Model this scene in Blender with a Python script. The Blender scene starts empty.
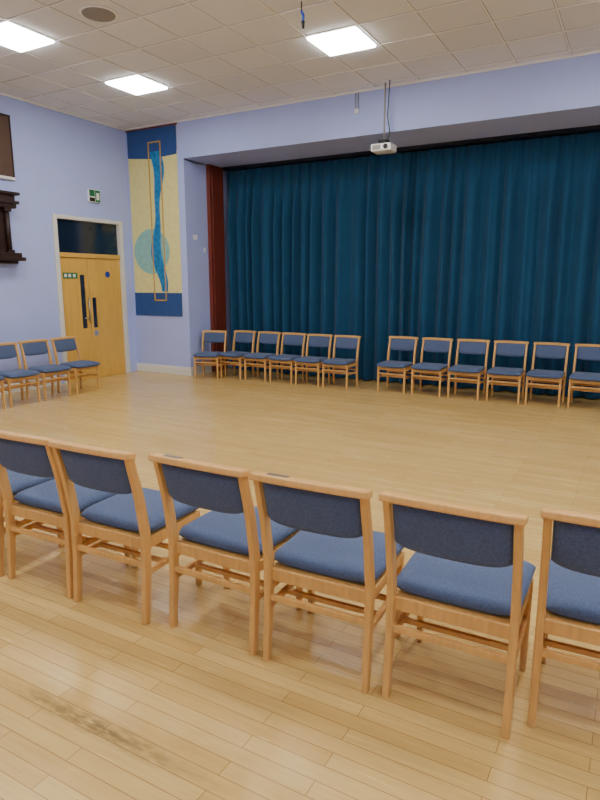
import bpy, bmesh, math, random
from mathutils import Vector, Matrix
random.seed(7)
D = bpy.data
scene = bpy.context.scene

# ------------------------------------------------------------------ materials
def lin(c):
    return tuple(((v/255)/12.92 if v/255 <= 0.04045 else ((v/255+0.055)/1.055)**2.4) for v in c)

def mat(name, rgb, rough=0.6, var=0.08, scale=6.0, bump=0.0, bscale=60.0, stretch=(1,1,1), spec=0.4, metal=0.0, sheen=0.0):
    m = D.materials.new(name); m.use_nodes = True
    nt = m.node_tree; N = nt.nodes; L = nt.links
    b = N['Principled BSDF']
    c = lin(rgb)
    tc = N.new('ShaderNodeTexCoord'); mp = N.new('ShaderNodeMapping'); mp.inputs['Scale'].default_value = stretch
    L.new(tc.outputs['Object'], mp.inputs['Vector'])
    nz = N.new('ShaderNodeTexNoise'); nz.inputs['Scale'].default_value = scale; nz.inputs['Detail'].default_value = 5
    L.new(mp.outputs[0], nz.inputs['Vector'])
    cr = N.new('ShaderNodeValToRGB')
    cr.color_ramp.elements[0].position = 0.3; cr.color_ramp.elements[1].position = 0.7
    cr.color_ramp.elements[0].color = tuple(v*(1-var) for v in c)+(1,)
    cr.color_ramp.elements[1].color = tuple(min(1, v*(1+var)) for v in c)+(1,)
    L.new(nz.outputs['Fac'], cr.inputs['Fac']); L.new(cr.outputs['Color'], b.inputs['Base Color'])
    b.inputs['Roughness'].default_value = rough
    b.inputs['Specular IOR Level'].default_value = spec
    b.inputs['Metallic'].default_value = metal
    if sheen:
        b.inputs['Sheen Weight'].default_value = sheen
        b.inputs['Sheen Roughness'].default_value = 0.4
    if bump:
        n2 = N.new('ShaderNodeTexNoise'); n2.inputs['Scale'].default_value = bscale; n2.inputs['Detail'].default_value = 3
        L.new(mp.outputs[0], n2.inputs['Vector'])
        bp = N.new('ShaderNodeBump'); bp.inputs['Strength'].default_value = bump; bp.inputs['Distance'].default_value = 0.005
        L.new(n2.outputs['Fac'], bp.inputs['Height']); L.new(bp.outputs[0], b.inputs['Normal'])
    return m

def emis(name, rgb, s):
    m = D.materials.new(name); m.use_nodes = True
    b = m.node_tree.nodes['Principled BSDF']
    b.inputs['Base Color'].default_value = (.8, .8, .8, 1)
    b.inputs['Emission Color'].default_value = tuple(rgb)+(1,)
    b.inputs['Emission Strength'].default_value = s
    return m

M = {}
M['wall'] = mat('painted_wall_lilac', (170, 183, 232), .7, .02, 2.0, .12, 150)
M['wood'] = mat('beech_wood', (212, 162, 92), .38, .10, 9, .05, 80, (6, 6, .8))
M['fabric'] = mat('blue_weave_fabric', (76, 90, 120), .95, .24, 130, .5, 400, sheen=.1)
M['plaque'] = mat('dark_plaque', (96, 80, 64), .4)
M['curtain'] = mat('teal_curtain_cloth', (31, 71, 100), .92, .06, 5, .1, 300, spec=.15, sheen=.08)
M['maho'] = mat('mahogany', (112, 48, 34), .4, .2, 8, .05, 60, (4, 4, .5))
M['dark'] = mat('dark_carved_oak', (44, 26, 20), .45, .25, 10, .1, 50, (3, 3, 1))
M['cream'] = mat('cream_gloss_paint', (216, 214, 204), .4, .03)
M['door'] = mat('door_veneer', (214, 168, 76), .4, .08, 5, 0, 50, (3, 3, .4))
M['glass'] = mat('dark_glazing', (24, 36, 54), .12, .1, 3, spec=.6)
M['white'] = mat('white_plastic', (228, 228, 225), .4, .02)
M['grey'] = mat('grey_mesh', (140, 137, 132), .6, .1, 80)
M['black'] = mat('black_plastic', (18, 18, 20), .4, .1)
M['steel'] = mat('brushed_steel', (190, 190, 190), .3, .05, metal=1)
M['green'] = mat('sign_green', (10, 105, 60), .5, .03)
M['signblue'] = mat('sign_blue', (25, 60, 150), .5, .03)
M['brown'] = mat('brown_board', (84, 62, 50), .7, .08)
M['bnavy'] = mat('banner_blue_felt', (46, 78, 136), .9, .1, 30, .2, 300)
M['byellow'] = mat('banner_yellow_cloth', (226, 216, 144), .9, .06, 12, .2, 300)
M['bcyan'] = mat('banner_cyan_cloth', (36, 122, 176), .9, .35, 14, .2, 300)
M['bpale'] = mat('banner_pale_teal', (136, 188, 180), .9, .10, 12, .2, 300)
M['borange'] = mat('banner_gold_braid', (200, 158, 72), .7, .1, 30)
M['panel'] = emis('light_diffuser', (1.0, .99, .97), 33)
M['tbar'] = mat('ceiling_tbar_white', (236, 236, 234), .5, .02)
M['tshade'] = mat('ceiling_tile_edge_painted_shade', (164, 162, 158), .8, .02)  # thin shadow beside the T-bars, painted as a darker strip

def ceiling_mat():
    m = D.materials.new('ceiling_tiles'); m.use_nodes = True
    nt = m.node_tree; N = nt.nodes; L = nt.links; b = N['Principled BSDF']
    tc = N.new('ShaderNodeTexCoord'); mp = N.new('ShaderNodeMapping')
    mp.inputs['Location'].default_value = (3.35/.6+40, -6.12/.6+40, 0); mp.inputs['Scale'].default_value = (1/.6, 1/.6, 0)
    L.new(tc.outputs['Object'], mp.inputs['Vector'])
    fl = N.new('ShaderNodeVectorMath'); fl.operation = 'FLOOR'; L.new(mp.outputs[0], fl.inputs[0])
    wn = N.new('ShaderNodeTexWhiteNoise'); L.new(fl.outputs[0], wn.inputs['Vector'])
    nz = N.new('ShaderNodeTexNoise'); nz.inputs['Scale'].default_value = 90; L.new(tc.outputs['Object'], nz.inputs['Vector'])
    mx = N.new('ShaderNodeMath'); mx.operation = 'MULTIPLY_ADD'; mx.inputs[1].default_value = .35
    L.new(nz.outputs['Fac'], mx.inputs[0]); L.new(wn.outputs['Value'], mx.inputs[2])
    cr = N.new('ShaderNodeValToRGB')
    cr.color_ramp.elements[0].color = lin((218, 221, 224))+(1,)
    cr.color_ramp.elements[1].color = lin((227, 230, 233))+(1,)
    L.new(mx.outputs[0], cr.inputs['Fac']); L.new(cr.outputs[0], b.inputs['Base Color'])
    b.inputs['Roughness'].default_value = .9
    return m
M['ceil'] = ceiling_mat()

def floor_mat():
    m = D.materials.new('maple_strip_floor'); m.use_nodes = True
    nt = m.node_tree; N = nt.nodes; L = nt.links; b = N['Principled BSDF']
    tc = N.new('ShaderNodeTexCoord')
    br = N.new('ShaderNodeTexBrick')
    br.offset = .37; br.offset_frequency = 2
    br.inputs['Scale'].default_value = 1; br.inputs['Brick Width'].default_value = .78
    br.inputs['Row Height'].default_value = .068; br.inputs['Mortar Size'].default_value = .0014
    br.inputs['Mortar Smooth'].default_value = .3; br.inputs['Bias'].default_value = -.1
    br.inputs['Color1'].default_value = lin((214, 182, 114))+(1,)
    br.inputs['Color2'].default_value = lin((201, 166, 97))+(1,)
    br.inputs['Mortar'].default_value = lin((138, 104, 54))+(1,)
    L.new(tc.outputs['Object'], br.inputs['Vector'])
    mp = N.new('ShaderNodeMapping'); mp.inputs['Scale'].default_value = (1.5, 22, 1); L.new(tc.outputs['Object'], mp.inputs['Vector'])
    nz = N.new('ShaderNodeTexNoise'); nz.inputs['Scale'].default_value = 3; nz.inputs['Detail'].default_value = 6
    L.new(mp.outputs[0], nz.inputs['Vector'])
    cr = N.new('ShaderNodeValToRGB'); cr.color_ramp.elements[0].position = .3; cr.color_ramp.elements[1].position = .7
    cr.color_ramp.elements[0].color = (.90, .88, .85, 1); cr.color_ramp.elements[1].color = (1.04, 1.03, 1.02, 1)
    L.new(nz.outputs['Fac'], cr.inputs['Fac'])
    mu = N.new('ShaderNodeMix'); mu.data_type = 'RGBA'; mu.blend_type = 'MULTIPLY'; mu.inputs[0].default_value = 1
    L.new(br.outputs['Color'], mu.inputs[6]); L.new(cr.outputs[0], mu.inputs[7])
    n3 = N.new('ShaderNodeTexNoise'); n3.inputs['Scale'].default_value = .9; n3.inputs['Detail'].default_value = 4
    L.new(tc.outputs['Object'], n3.inputs['Vector'])
    c3 = N.new('ShaderNodeValToRGB'); c3.color_ramp.elements[0].position = .35; c3.color_ramp.elements[1].position = .65
    c3.color_ramp.elements[0].color = (.91, .89, .86, 1); c3.color_ramp.elements[1].color = (1, 1, 1, 1)
    L.new(n3.outputs['Fac'], c3.inputs['Fac'])
    m2 = N.new('ShaderNodeMix'); m2.data_type = 'RGBA'; m2.blend_type = 'MULTIPLY'; m2.inputs[0].default_value = 1
    L.new(mu.outputs[2], m2.inputs[6]); L.new(c3.outputs[0], m2.inputs[7])
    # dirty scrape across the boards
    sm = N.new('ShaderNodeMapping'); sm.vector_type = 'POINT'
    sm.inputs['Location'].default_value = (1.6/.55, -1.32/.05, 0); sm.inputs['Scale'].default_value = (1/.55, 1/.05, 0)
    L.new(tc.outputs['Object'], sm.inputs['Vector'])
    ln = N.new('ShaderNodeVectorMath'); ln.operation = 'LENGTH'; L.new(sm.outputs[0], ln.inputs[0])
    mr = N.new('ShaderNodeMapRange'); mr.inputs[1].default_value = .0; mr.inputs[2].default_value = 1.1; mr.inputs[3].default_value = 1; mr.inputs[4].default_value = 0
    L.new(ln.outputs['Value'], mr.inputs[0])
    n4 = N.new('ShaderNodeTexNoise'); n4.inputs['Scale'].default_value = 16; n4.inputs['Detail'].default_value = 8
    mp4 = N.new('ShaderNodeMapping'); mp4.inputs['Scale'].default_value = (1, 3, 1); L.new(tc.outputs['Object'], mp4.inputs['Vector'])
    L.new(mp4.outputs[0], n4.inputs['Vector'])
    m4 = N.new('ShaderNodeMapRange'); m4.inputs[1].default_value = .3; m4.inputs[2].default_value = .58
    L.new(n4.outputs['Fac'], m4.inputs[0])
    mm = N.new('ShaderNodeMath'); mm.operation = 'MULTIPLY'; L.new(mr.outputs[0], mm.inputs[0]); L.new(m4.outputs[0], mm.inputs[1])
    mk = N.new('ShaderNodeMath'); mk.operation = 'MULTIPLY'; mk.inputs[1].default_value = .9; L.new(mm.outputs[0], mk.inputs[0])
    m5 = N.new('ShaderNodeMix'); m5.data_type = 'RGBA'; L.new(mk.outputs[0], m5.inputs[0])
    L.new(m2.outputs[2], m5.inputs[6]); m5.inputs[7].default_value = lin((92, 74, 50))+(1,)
    L.new(m5.outputs[2], b.inputs['Base Color'])
    rr = N.new('ShaderNodeMapRange'); rr.inputs[3].default_value = .17; rr.inputs[4].default_value = .32
    L.new(nz.outputs['Fac'], rr.inputs[0]); L.new(rr.outputs[0], b.inputs['Roughness'])
    b.inputs['Specular IOR Level'].default_value = .5
    bp = N.new('ShaderNodeBump'); bp.inputs['Strength'].default_value = .08; bp.inputs['Distance'].default_value = .003
    L.new(nz.outputs['Fac'], bp.inputs['Height']); L.new(bp.outputs[0], b.inputs['Normal'])
    return m
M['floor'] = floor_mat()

# ------------------------------------------------------------------ mesh builder
class MB:
    def __init__(s): s.v = []; s.f = []; s.m = []; s.sm = []; s.mats = []
    def mi(s, k):
        if k not in s.mats: s.mats.append(k)
        return s.mats.index(k)
    def add_bm(s, bm, k, smooth=False):
        o = len(s.v); bm.verts.index_update(); i = s.mi(k)
        for v in bm.verts: s.v.append(tuple(v.co))
        for f in bm.faces:
            s.f.append([o+v.index for v in f.verts]); s.m.append(i); s.sm.append(smooth)
        bm.free()
    def box(s, x0, x1, y0, y1, z0, z1, k, bev=0, seg=2):
        bm = bmesh.new(); bmesh.ops.create_cube(bm, size=1)
        for v in bm.verts:
            v.co = Vector(((x0+x1)/2+v.co.x*(x1-x0), (y0+y1)/2+v.co.y*(y1-y0), (z0+z1)/2+v.co.z*(z1-z0)))
        if bev: bmesh.ops.bevel(bm, geom=list(bm.edges), offset=bev, segments=seg, affect='EDGES', profile=.5)
        s.add_bm(bm, k)
    def sweep(s, pts, secs, ax1, ax2, k, bev=.004):
        bm = bmesh.new(); rings = []
        a = Vector(ax1); b = Vector(ax2)
        for p, (w, d) in zip(pts, secs):
            p = Vector(p)
            rings.append([bm.verts.new(p+a*sx*w/2+b*sy*d/2) for sx, sy in ((-1, -1), (1, -1), (1, 1), (-1, 1))])
        for r0, r1 in zip(rings, rings[1:]):
            for i in range(4): bm.faces.new((r0[i], r0[(i+1) % 4], r1[(i+1) % 4], r1[i]))
        bm.faces.new(rings[0][::-1]); bm.faces.new(rings[-1])
        bmesh.ops.recalc_face_normals(bm, faces=bm.faces)
        es = [e for e in bm.edges if len(e.link_faces) == 2 and e.calc_face_angle(0) > .6]
        if bev: bmesh.ops.bevel(bm, geom=es, offset=bev, segments=2, affect='EDGES', profile=.5)
        s.add_bm(bm, k)
    def pillow(s, fn, hn, nu, nw, k, p=6):
        bm = bmesh.new()
        U = [math.sin(math.pi/2*(-1+2*i/nu)) for i in range(nu+1)]
        W = [math.sin(math.pi/2*(-1+2*i/nw)) for i in range(nw+1)]
        top = {}; bot = {}
        for i, u in enumerate(U):
            for j, w in enumerate(W):
                h = math.sqrt(max(0, 1-abs(u)**p))*math.sqrt(max(0, 1-abs(w)**p))
                c, n = fn(u, w)
                e = i in (0, nu) or j in (0, nw)
                top[i, j] = bm.verts.new(c+n*hn*h)
                bot[i, j] = top[i, j] if e else bm.verts.new(c-n*hn*h)
        for i in range(nu):
            for j in range(nw):
                bm.faces.new((top[i, j], top[i+1, j], top[i+1, j+1], top[i, j+1]))
                q = (bot[i, j], bot[i, j+1], bot[i+1, j+1], bot[i+1, j])
                try: bm.faces.new(q)
                except ValueError: pass
        bmesh.ops.recalc_face_normals(bm, faces=bm.faces)
        s.add_bm(bm, k, True)
    def cyl(s, p0, p1, r0, r1, k, seg=24, smooth=True):
        bm = bmesh.new(); p0 = Vector(p0); p1 = Vector(p1)
        bmesh.ops.create_cone(bm, cap_ends=True, segments=seg, radius1=r0, radius2=r1, depth=(p1-p0).length)
        q = (p1-p0).to_track_quat('Z', 'Y').to_matrix().to_4x4()
        bm.transform(Matrix.Translation((p0+p1)/2) @ q)
        i0 = len(s.f); s.add_bm(bm, k, smooth)
        for i in range(i0, len(s.f)):
            if len(s.f[i]) > 4: s.sm[i] = False
    def tube(s, pts, r, k):
        for a, b in zip(pts, pts[1:]): s.cyl(a, b, r, r, k, 10)
    def poly(s, pts, off, k):
        bm = bmesh.new(); off = Vector(off)
        a = [bm.verts.new(p) for p in pts]; b = [bm.verts.new(Vector(p)+off) for p in pts]
        bm.faces.new(a); bm.faces.new(b[::-1]); n = len(a)
        for i in range(n): bm.faces.new((a[i], b[i], b[(i+1) % n], a[(i+1) % n]))
        bmesh.ops.recalc_face_normals(bm, faces=bm.faces); s.add_bm(bm, k)
    def mesh(s, name):
        me = D.meshes.new(name); me.from_pydata(s.v, [], s.f)
        for k in s.mats: me.materials.append(M[k])
        for p, i, sm in zip(me.polygons, s.m, s.sm): p.material_index = i; p.use_smooth = sm
        me.update(); return me
    def obj(s, name):
        o = D.objects.new(name, s.mesh(name)); scene.collection.objects.link(o); return o

# ------------------------------------------------------------------ room
XL, XR, YB, YF, YS, H, SO = -7.95, 4.6, -3.0, 8.10, 9.55, 4.16, 3.58
XO, XO2 = -6.70, 3.35   # proscenium opening

def simple(name, *a, k='wall', bev=0):
    b = MB(); b.box(*a, k, bev); return b.obj(name)

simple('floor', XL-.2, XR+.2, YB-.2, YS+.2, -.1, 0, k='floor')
simple('ceiling', XL-.2, XR+.2, YB-.2, YF+.3, H, H+.1, k='ceil')
DY0, DY1, DZ = 6.46, 7.90, 2.63
simple('wall_left', XL-.2, XL, YB-.2, DY0, 0, H)
simple('wall_left_corner', XL-.2, XL, DY1, YS+.2, 0, H)
simple('wall_left_over_door', XL-.2, XL, DY0, DY1, DZ, H)
simple('wall_left_backing', XL-.22, XL-.2, DY0, DY1, 0, DZ)
simple('wall_right', XR, XR+.2, YB-.2, YS+.2, 0, H)
simple('wall_rear', XL, XR, YB-.2, YB, 0, H)
simple('wall_front_pier', XL, XO, YF, YS, 0, H)
simple('wall_front_pier_right', XO2, XR, YF, YS, 0, H)
simple('wall_front_header', XO, XO2, YF, YS, SO, H)
simple('wall_stage_back', XL, XR, YS, YS+.2, 0, H)

def skirt(name, x0, x1, y0, y1):
    b = MB(); b.box(x0, x1, y0, y1, 0, .125, 'cream', .004)
    b.box(x0+(.006 if x1-x0 < .1 else 0), x1-(.006 if x1-x0 < .1 else 0), y0+(.006 if y1-y0 < .1 else 0), y1-(.006 if y1-y0 < .1 else 0), .12, .15, 'cream', .004)
    return b.obj(name)
skirt('baseboard_front', XL, XO+.02, YF-.022, YF)
skirt('baseboard_reveal', XO, XO+.022, YF, 8.66)
skirt('baseboard_left', XL, XL+.022, YB, DY0-.07)
skirt('baseboard_front_right', XO2, XR, YF-.022, YF)
b = MB()
b.box(XL, XL+.03, YB, YF, H-.025, H, 'tbar'); b.box(XL, XR, YF-.03, YF, H-.025, H, 'tbar')
b.obj('trim_ceiling')
b = MB()
lights = [(-6.05+2.98*i, 6.42-1.8*j) for i in range(4) for j in range(5)]
x = -3.35-.6*7
while x < XR:
    b.box(x-.015, x+.015, YB, YF, H-.002, H+.002, 'tshade')
    b.box(x-.009, x+.009, YB, YF, H-.007, H+.002, 'tbar'); x += .6
y = 6.12-.6*15
while y < YF:
    b.box(XL, XR, y-.015, y+.015, H-.002, H+.002, 'tshade')
    b.box(XL, XR, y-.009, y+.009, H-.008, H+.002, 'tbar'); y += .6
b.obj('ceiling_grid')
for cx, cy in lights:
    b = MB()
    b.box(cx-.28, cx+.28, cy-.28, cy+.28, H-.030, H-.006, 'panel', .01)
    for (a0, a1, c0, c1) in ((-.297, .297, -.297, -.285), (-.297, .297, .285, .297), (-.297, -.285, -.285, .285), (.285, .297, -.285, .285)):
        b.box(cx+a0, cx+a1, cy+c0, cy+c1, H-.010, H, 'white')
    b.obj('ceiling_light_panel')
b = MB()
b.cyl((-4.84, 4.66, H-.012), (-4.84, 4.66, H), .17, .185, 'tbar', 40)
b.cyl((-4.84, 4.66, H-.018), (-4.84, 4.66, H-.01), .155, .16, 'grey', 40)
b.obj('ceiling_speaker')

# ------------------------------------------------------------------ curtain
def curtain(name, xa, xb, seed, yo):
    rnd = random.Random(seed)
    folds = []; x = xa
    while x < xb:
        w = rnd.uniform(.13, .30); folds.append((x, w, rnd.uniform(.55, 1.1), rnd.uniform(-.35, .35))); x += w
    n = int((xb-xa)/.011); nz = 34
    bm = bmesh.new(); grid = []
    for i in range(n+1):
        x = xa+(xb-xa)*i/n
        for fx, fw, fa, fs in folds:
            if fx <= x <= fx+fw: break
        t = (x-fx)/fw
        tt = t+fs*t*(1-t)
        prof = fa*(math.sin(math.pi*tt)**1.4 if 0 < tt < 1 else 0)
        fine = .25*math.sin(x*61+seed)+.2*math.sin(x*37.3+seed*2)
        pleat = abs(math.sin(x*math.pi/.085))
        col = []
        for j in range(nz+1):
            s = j/nz; z = .02+(SO-.08)*s
            low = min(1, (1-s)*3.5)
            low = low*low*(3-2*low)
            sway = .5*math.sin(2.1*s+x*1.7+seed)
            yy = 9.18+yo-(.045+.125*low)*prof-.018*fine*(.4+low*.6)*(1+sway)-.025*pleat*(1-low)**2
            xx = x+.022*math.sin(s*3+x*2.3+seed)*(1-s)
            xx = max(XO+.09, xx)
            col.append(bm.verts.new((xx, yy, z)))
        grid.append(col)
    for i in range(n):
        for j in range(nz):
            bm.faces.new((grid[i][j], grid[i+1][j], grid[i+1][j+1], grid[i][j+1]))
    b = MB(); b.add_bm(bm, 'curtain', True); return b.obj(name)
curtain('stage_curtain', XO+.10, -3.20, 3, 0)
curtain('stage_curtain', -3.34, .10, 4, .03)
curtain('stage_curtain', -.04, XO2-.02, 5, 0)
simple('curtain_track', XO+.09, XO2, 9.04, 9.26, SO-.05, SO-.001, k='black')
b = MB()
b.box(XO+.001, XO+.07, 8.68, 9.08, 0, SO-.001, 'maho', .006); b.box(XO+.07, XO+.085, 8.74, 9.02, .12, SO-.1, 'maho', .006)
b.obj('wooden_proscenium_post')

# ------------------------------------------------------------------ door
b = MB()
X = XL
b.box(X-.1, X+.02, DY0+.002, DY0+.08, 0, DZ-.002, 'cream', .004)
b.box(X-.1, X+.02, DY1-.08, DY1-.002, 0, DZ-.002, 'cream', .004)
b.box(X-.1, X+.02, DY0+.08, DY1-.08, DZ-.06, DZ-.002, 'cream', .004)
a0, a1 = DY0+.08, DY1-.08
b.box(X-.1, X+.01, a0, a1, 1.99, 2.06, 'door', .004)
b.box(X-.07, X-.05, a0, a1, 2.06, DZ-.06, 'glass')
mid = 7.10
def leaf(y0, y1, vy0, vy1, vz0, vz1):
    xa, xb = X-.06, X-.015
    b.box(xa, xb, y0, vy0, .005, 1.985, 'door'); b.box(xa, xb, vy1, y1, .005, 1.985, 'door')
    b.box(xa, xb, vy0, vy1, .005, vz0, 'door'); b.box(xa, xb, vy0, vy1, vz1, 1.985, 'door')
    b.box(xa+.015, xb-.015, vy0, vy1, vz0, vz1, 'glass')
leaf(a0+.004, mid-.003, 6.93, 7.03, .85, 1.72)
leaf(mid+.003, a1-.004, 7.16, 7.25, .85, 1.35)
b.cyl((X-.015, 7.52, 1.73), (X-.008, 7.52, 1.73), .05, .05, 'signblue', 24)
b.box(X-.015, X-.008, 6.60, 6.88, 1.66, 1.75, 'green')
for q in (6.62, 6.70, 6.79): b.box(X-.009, X-.006, q, q+.05, 1.68, 1.73, 'white')
b.box(X-.015, X-.010, 7.16, 7.24, .72, .80, 'steel')
b.cyl((X-.015, 7.06, 1.02), (X+.03, 7.06, 1.02), .009, .009, 'steel', 12)
b.cyl((X+.03, 7.07, 1.02), (X+.03, 6.95, 1.02), .009, .009, 'steel', 12)
b.cyl((X+.02, 7.06, .95), (X+.02, 7.06, 1.35), .01, .01, 'steel', 12)
b.obj('door_1')

b = MB()
b.box(X+.002, X+.04, 7.18, 7.42, 2.88, 3.08, 'white', .005)
b.box(X+.04, X+.043, 7.19, 7.30, 2.97, 3.07, 'green'); b.box(X+.04, X+.043, 7.31, 7.41, 2.89, 3.07, 'green')
b.box(X+.043, X+.045, 7.33, 7.39, 2.92, 3.03, 'white'); b.box(X+.04, X+.043, 7.19, 7.30, 2.89, 2.95, 'black')
b.obj('fire_exit_sign')

# banner
b = MB(); Y = YF-.012
x0, x1 = -7.90, -6.83
b.box(x0, x1, Y, YF-.002, 1.02, 4.12, 'byellow')
b.box(x0-.004, x1+.004, Y-.004, Y, 3.72, 4.12, 'bnavy')
b.box(x0-.004, x1+.004, Y-.004, Y, 1.02, 1.42, 'bnavy')
b.poly([(x0, Y-.004, 3.72), (x1, Y-.004, 3.72), (x1, Y-.004, 3.66), (x0+.5, Y-.004, 3.63), (x0, Y-.004, 3.68)], (0, .003, 0), 'bnavy')
c = (-7.46, 2.12)
b.poly([(c[0]+.40*math.cos(a), Y-.006, c[1]+.38*math.sin(a)) for a in [i*math.pi/24 for i in range(48)]], (0, .003, 0), 'bpale')
fx0, fx1, fz0, fz1 = -7.44, -7.16, 1.28, 3.90
for q in ((fx0, fx0+.022, fz0, fz1), (fx1-.022, fx1, fz0, fz1), (fx0, fx1, fz0, fz0+.022), (fx0, fx1, fz1-.022, fz1)):
    b.box(q[0], q[1], Y-.012, Y-.006, q[2], q[3], 'borange')
L_ = []; R_ = []
for i in range(41):
    t = i/40; z = 3.74-2.30*t
    cx = -7.30+.06*math.sin(t*7.5)+.03*math.sin(t*15)+.03*t; w = .085+.035*math.sin(t*9+1)
    L_.append((cx-w, Y-.009, z)); R_.append((cx+w, Y-.009, z))
bm = bmesh.new()
vl = [bm.verts.new(p) for p in L_]; vr = [bm.verts.new(p) for p in R_]
for i in range(40): bm.faces.new((vl[i], vl[i+1], vr[i+1], vr[i]))
b.add_bm(bm, 'bcyan')
b.cyl((x0-.02, Y-.006, 4.115), (x1+.03, Y-.006, 4.115), .012, .012, 'maho', 10)
b.obj('wall_banner')

# notice board + carved wooden memorial
b = MB()
b.box(X+.002, X+.03, 4.5, 5.84, 3.06, 3.86, 'brown', .003)
b.box(X+.002, X+.045, 4.48, 5.86, 3.02, 3.06, 'cream', .003); b.box(X+.002, X+.045, 4.48, 5.86, 3.86, 3.885, 'dark', .003); b.box(X+.002, X+.04, 5.84, 5.86, 3.06, 3.86, 'dark', .003)
b.obj('notice_board')
b = MB()
def tier(y0, y1, d, z0, z1, bv=.006): b.box(X+.002, X+d, y0-.05, y1-.05, z0, z1, 'dark', bv)
tier(4.78, 5.86, .20, 1.90, 1.95); tier(4.82, 5.82, .17, 1.95, 2.01); tier(4.86, 5.78, .13, 1.86, 1.90)
tier(4.90, 5.74, .08, 2.01, 2.62)
for yc in (4.92, 5.62):
    b.cyl((X+.11, yc, 2.05), (X+.11, yc, 2.58), .035, .03, 'dark', 16)
    b.box(X+.06, X+.155, yc-.05, yc+.05, 2.01, 2.05, 'dark', .004); b.box(X+.06, X+.155, yc-.05, yc+.05, 2.57, 2.62, 'dark', .004)
b.box(X+.08, X+.095, 5.01, 5.53, 2.08, 2.55, 'dark', .004)
tier(4.88, 5.80, .16, 2.62, 2.68); tier(4.85, 5.84, .18, 2.68, 2.72); tier(4.90, 5.80, .14, 2.72, 2.80); tier(4.86, 5.86, .18, 2.80, 2.84)
b.obj('carved_wooden_wall_memorial')

# projector
b = MB()
px, py, pz = -3.13, 7.86, 3.33
b.box(px-.14, px+.14, py-.12, py+.12, pz-.05, pz+.045, 'white', .02, 3)
b.cyl((px+.07, py-.13, pz), (px+.07, py-.11, pz), .03, .03, 'black'); b.box(px-.11, px+.0, py-.123, py-.118, pz-.03, pz+.025, 'grey')
b.cyl((px, py, pz+.04), (px, py, H), .011, .011, 'grey', 14)
b.box(px-.06, px+.06, py-.06, py+.06, pz+.045, pz+.10, 'black', .004); b.cyl((px, py, H-.03), (px, py, H), .05, .05, 'white')
b.tube([(px+.02, py+.04, pz+.06), (px+.06, py+.05, pz+.2), (px+.03, py+.03, pz+.4), (px+.05, py+.03, H-.002)], .006, 'black')
b.obj('ceiling_projector')
b = MB()
b.box(-3.66, -3.60, YF-.03, YF, 3.87, 3.93, 'white', .004)
b.tube([(-3.65, YF-.012, 3.93), (-3.65, YF-.012, H-.025)], .006, 'grey'); b.tube([(-3.61, YF-.012, 3.93), (-3.61, YF-.012, H-.025)], .006, 'grey')
b.obj('cable_outlet_box')
b = MB()
hx, hy = -2.98, 5.36
b.cyl((hx, hy, H-.02), (hx, hy, H), .04, .04, 'white'); b.tube([(hx, hy, H), (hx, hy, H-.10)], .006, 'black')
b.tube([(hx, hy, H-.10), (hx+.02, hy, H-.14), (hx+.015, hy, H-.19)], .012, 'signblue'); b.cyl((hx+.015, hy, H-.19), (hx+.02, hy, H-.25), .018, .010, 'black')
b.obj('hanging_microphone')
b = MB()
for z, yy in ((2.35, 8.30), (2.15, 8.58), (2.35, 8.36)):
    b.box(XO, XO+.012, yy-.02, yy+.02, z-.04, z+.04, 'white', .003)
b.tube([(XO+.01, 8.12, SO-.01), (XO+.012, 8.4, SO-.03), (XO+.01, 8.66, SO-.01)], .006, 'black')
b.obj('wall_switches')

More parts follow.
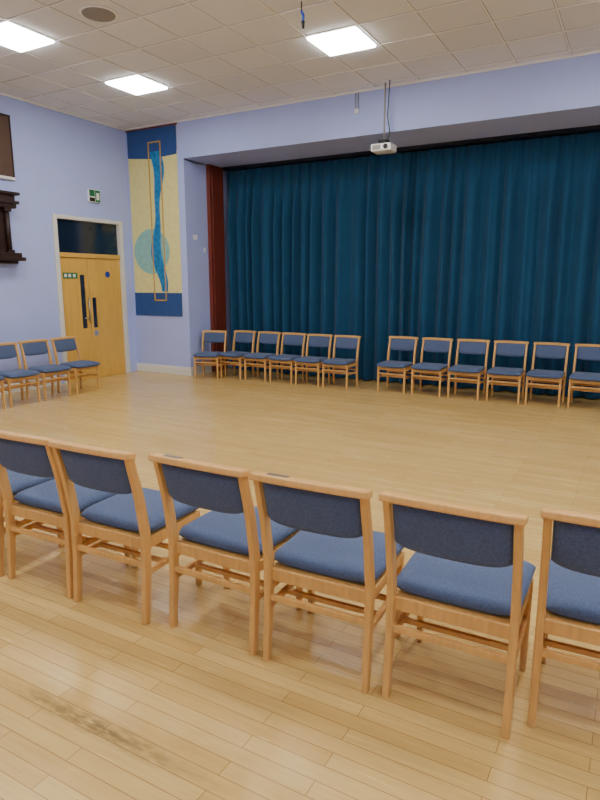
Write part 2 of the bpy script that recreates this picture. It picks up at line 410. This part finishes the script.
# ------------------------------------------------------------------ chair
def chair_mesh(name, plaque):
    b = MB()
    def backy(z):
        pts = [(0, 0), (.25, .022), (.45, .026), (.62, .0), (.86, -.058)]
        for (z0, y0), (z1, y1) in zip(pts, pts[1:]):
            if z <= z1: t = (z-z0)/(z1-z0); t = t*t*(3-2*t)*.3+t*.7; return y0+(y1-y0)*t
        return pts[-1][1]
    for sx in (-1, 1):
        zs = [0, .12, .25, .36, .45, .54, .62, .70, .78, .838]
        pts = [(sx*.226, backy(z), z) for z in zs]
        secs = [(.028, .032+.016*min(1, z/.4)-(.010*max(0, (z-.6)/.24))) for z in zs]
        b.sweep(pts, secs, (1, 0, 0), (0, 1, 0), 'wood', .005)
        b.sweep([(sx*.222, .425, 0), (sx*.222, .42, .415)], [(.026, .028), (.030, .040)], (1, 0, 0), (0, 1, 0), 'wood', .005)
        b.box(sx*.222-.010, sx*.222+.010, .04, .41, .365, .415, 'wood', .003)
        b.box(sx*.222-.010, sx*.222+.010, .03, .415, .235, .262, 'wood', .003)
    b.box(-.215, .215, .025, .047, .362, .417, 'wood', .003)
    b.box(-.215, .215, .41, .43, .365, .415, 'wood', .003)
    b.box(-.215, .215, .012, .032, .275, .302, 'wood', .003)
    for yy in (.16, .30): b.box(-.215, .215, yy-.010, yy+.010, .238, .260, 'wood', .003)
    b.box(-.215, .215, .412, .430, .295, .318, 'wood', .003)
    n = 14; pts = []; secs = []
    for i in range(n+1):
        x = -.250+.500*i/n
        pts.append((x, backy(.85)-.002-.016*(1-(x/.25)**2), .846+.004*(1-(x/.25)**2))); secs.append((.060, .030))
    b.sweep(pts, secs, (0, 1, -.15), (0, .15, 1), 'wood', .007)
    def fb(u, w):
        x = u*.209; z = .735+w*.098
        if w < 0: z += .024*(abs(u)**5)*(-w)
        y = backy(z)+.002-.012*(1-u*u)
        return Vector((x, y, z)), Vector((0, 1, .3)).normalized()
    b.pillow(fb, .019, 18, 12, 'fabric', 8)
    def fs(u, w):
        y = .272+w*.228; hw = .238-.006*max(0, -w)
        if w < -.8: hw = min(hw, .210+.026*min(1, (w+1)/.2)) if w > -1 else .210
        if w > 0: y -= .015*abs(u)**6
        x = u*hw; z = .448-.010*(max(0, w)**3)-.004*(1-u*u)+.003
        return Vector((x, y, z)), Vector((0, 0, 1))
    b.pillow(fs, .036, 22, 20, 'fabric', 8)
    b.box(-.212, .212, .046, .41, .402, .419, 'wood')
    if plaque: b.box(-.175, -.085, backy(.85)-.036, backy(.85)+.006, .8615, .8655, 'plaque')
    return b.mesh(name)
cm = chair_mesh('padded_wooden_chair', False); cmp_ = chair_mesh('padded_wooden_chair_plaque', True)
def place(x, y, rot, plq=False, s=1):
    o = D.objects.new('padded_wooden_chair', cmp_ if plq else cm); scene.collection.objects.link(o)
    o.location = (x, y, 0); o.rotation_euler = (0, 0, math.radians(rot)); o.scale = (s, s, s)
for x, y, r, p in ((-3.18, 1.87, 2, 0), (-2.65, 1.90, 2, 0), (-2.14, 1.91, 2, 0), (-1.56, 1.965, 0, 1), (-1.035, 1.972, 2, 1), (-.500, 2.000, 1, 0), (.024, 2.12, 3, 0), (.58, 2.2, 2, 0)):
    place(x, y, r, p)
place(-6.36, 8.33, 180+16, s=.90)
for i in range(5): place(-5.91+.488*i, 8.58+random.uniform(-.02, .02), 180+random.uniform(-2, 2), s=.90)
for i in range(6): place(-3.06+.518*i, 8.62+.02*i, 180+random.uniform(-2, 2), s=.92)
for i in range(4): place(.6+.55*i, 8.74, 180, s=.92)
for i in range(5): place(-7.40+random.uniform(-.02, .02), 6.10-.52*i, -90+random.uniform(-3, 1), s=.92)

# ------------------------------------------------------------------ world + camera
w = D.worlds.new('world'); scene.world = w; w.use_nodes = True
w.node_tree.nodes['Background'].inputs[0].default_value = (.5, .55, .65, 1); w.node_tree.nodes['Background'].inputs[1].default_value = .1
cam = D.cameras.new('camera'); co = D.objects.new('camera', cam); scene.collection.objects.link(co)
cam.lens = 27; cam.sensor_width = 36; cam.sensor_fit = 'AUTO'
co.location = (0, 0, 1.6); co.rotation_euler = (math.radians(90-11.1), 0, math.radians(29.2))
scene.camera = co
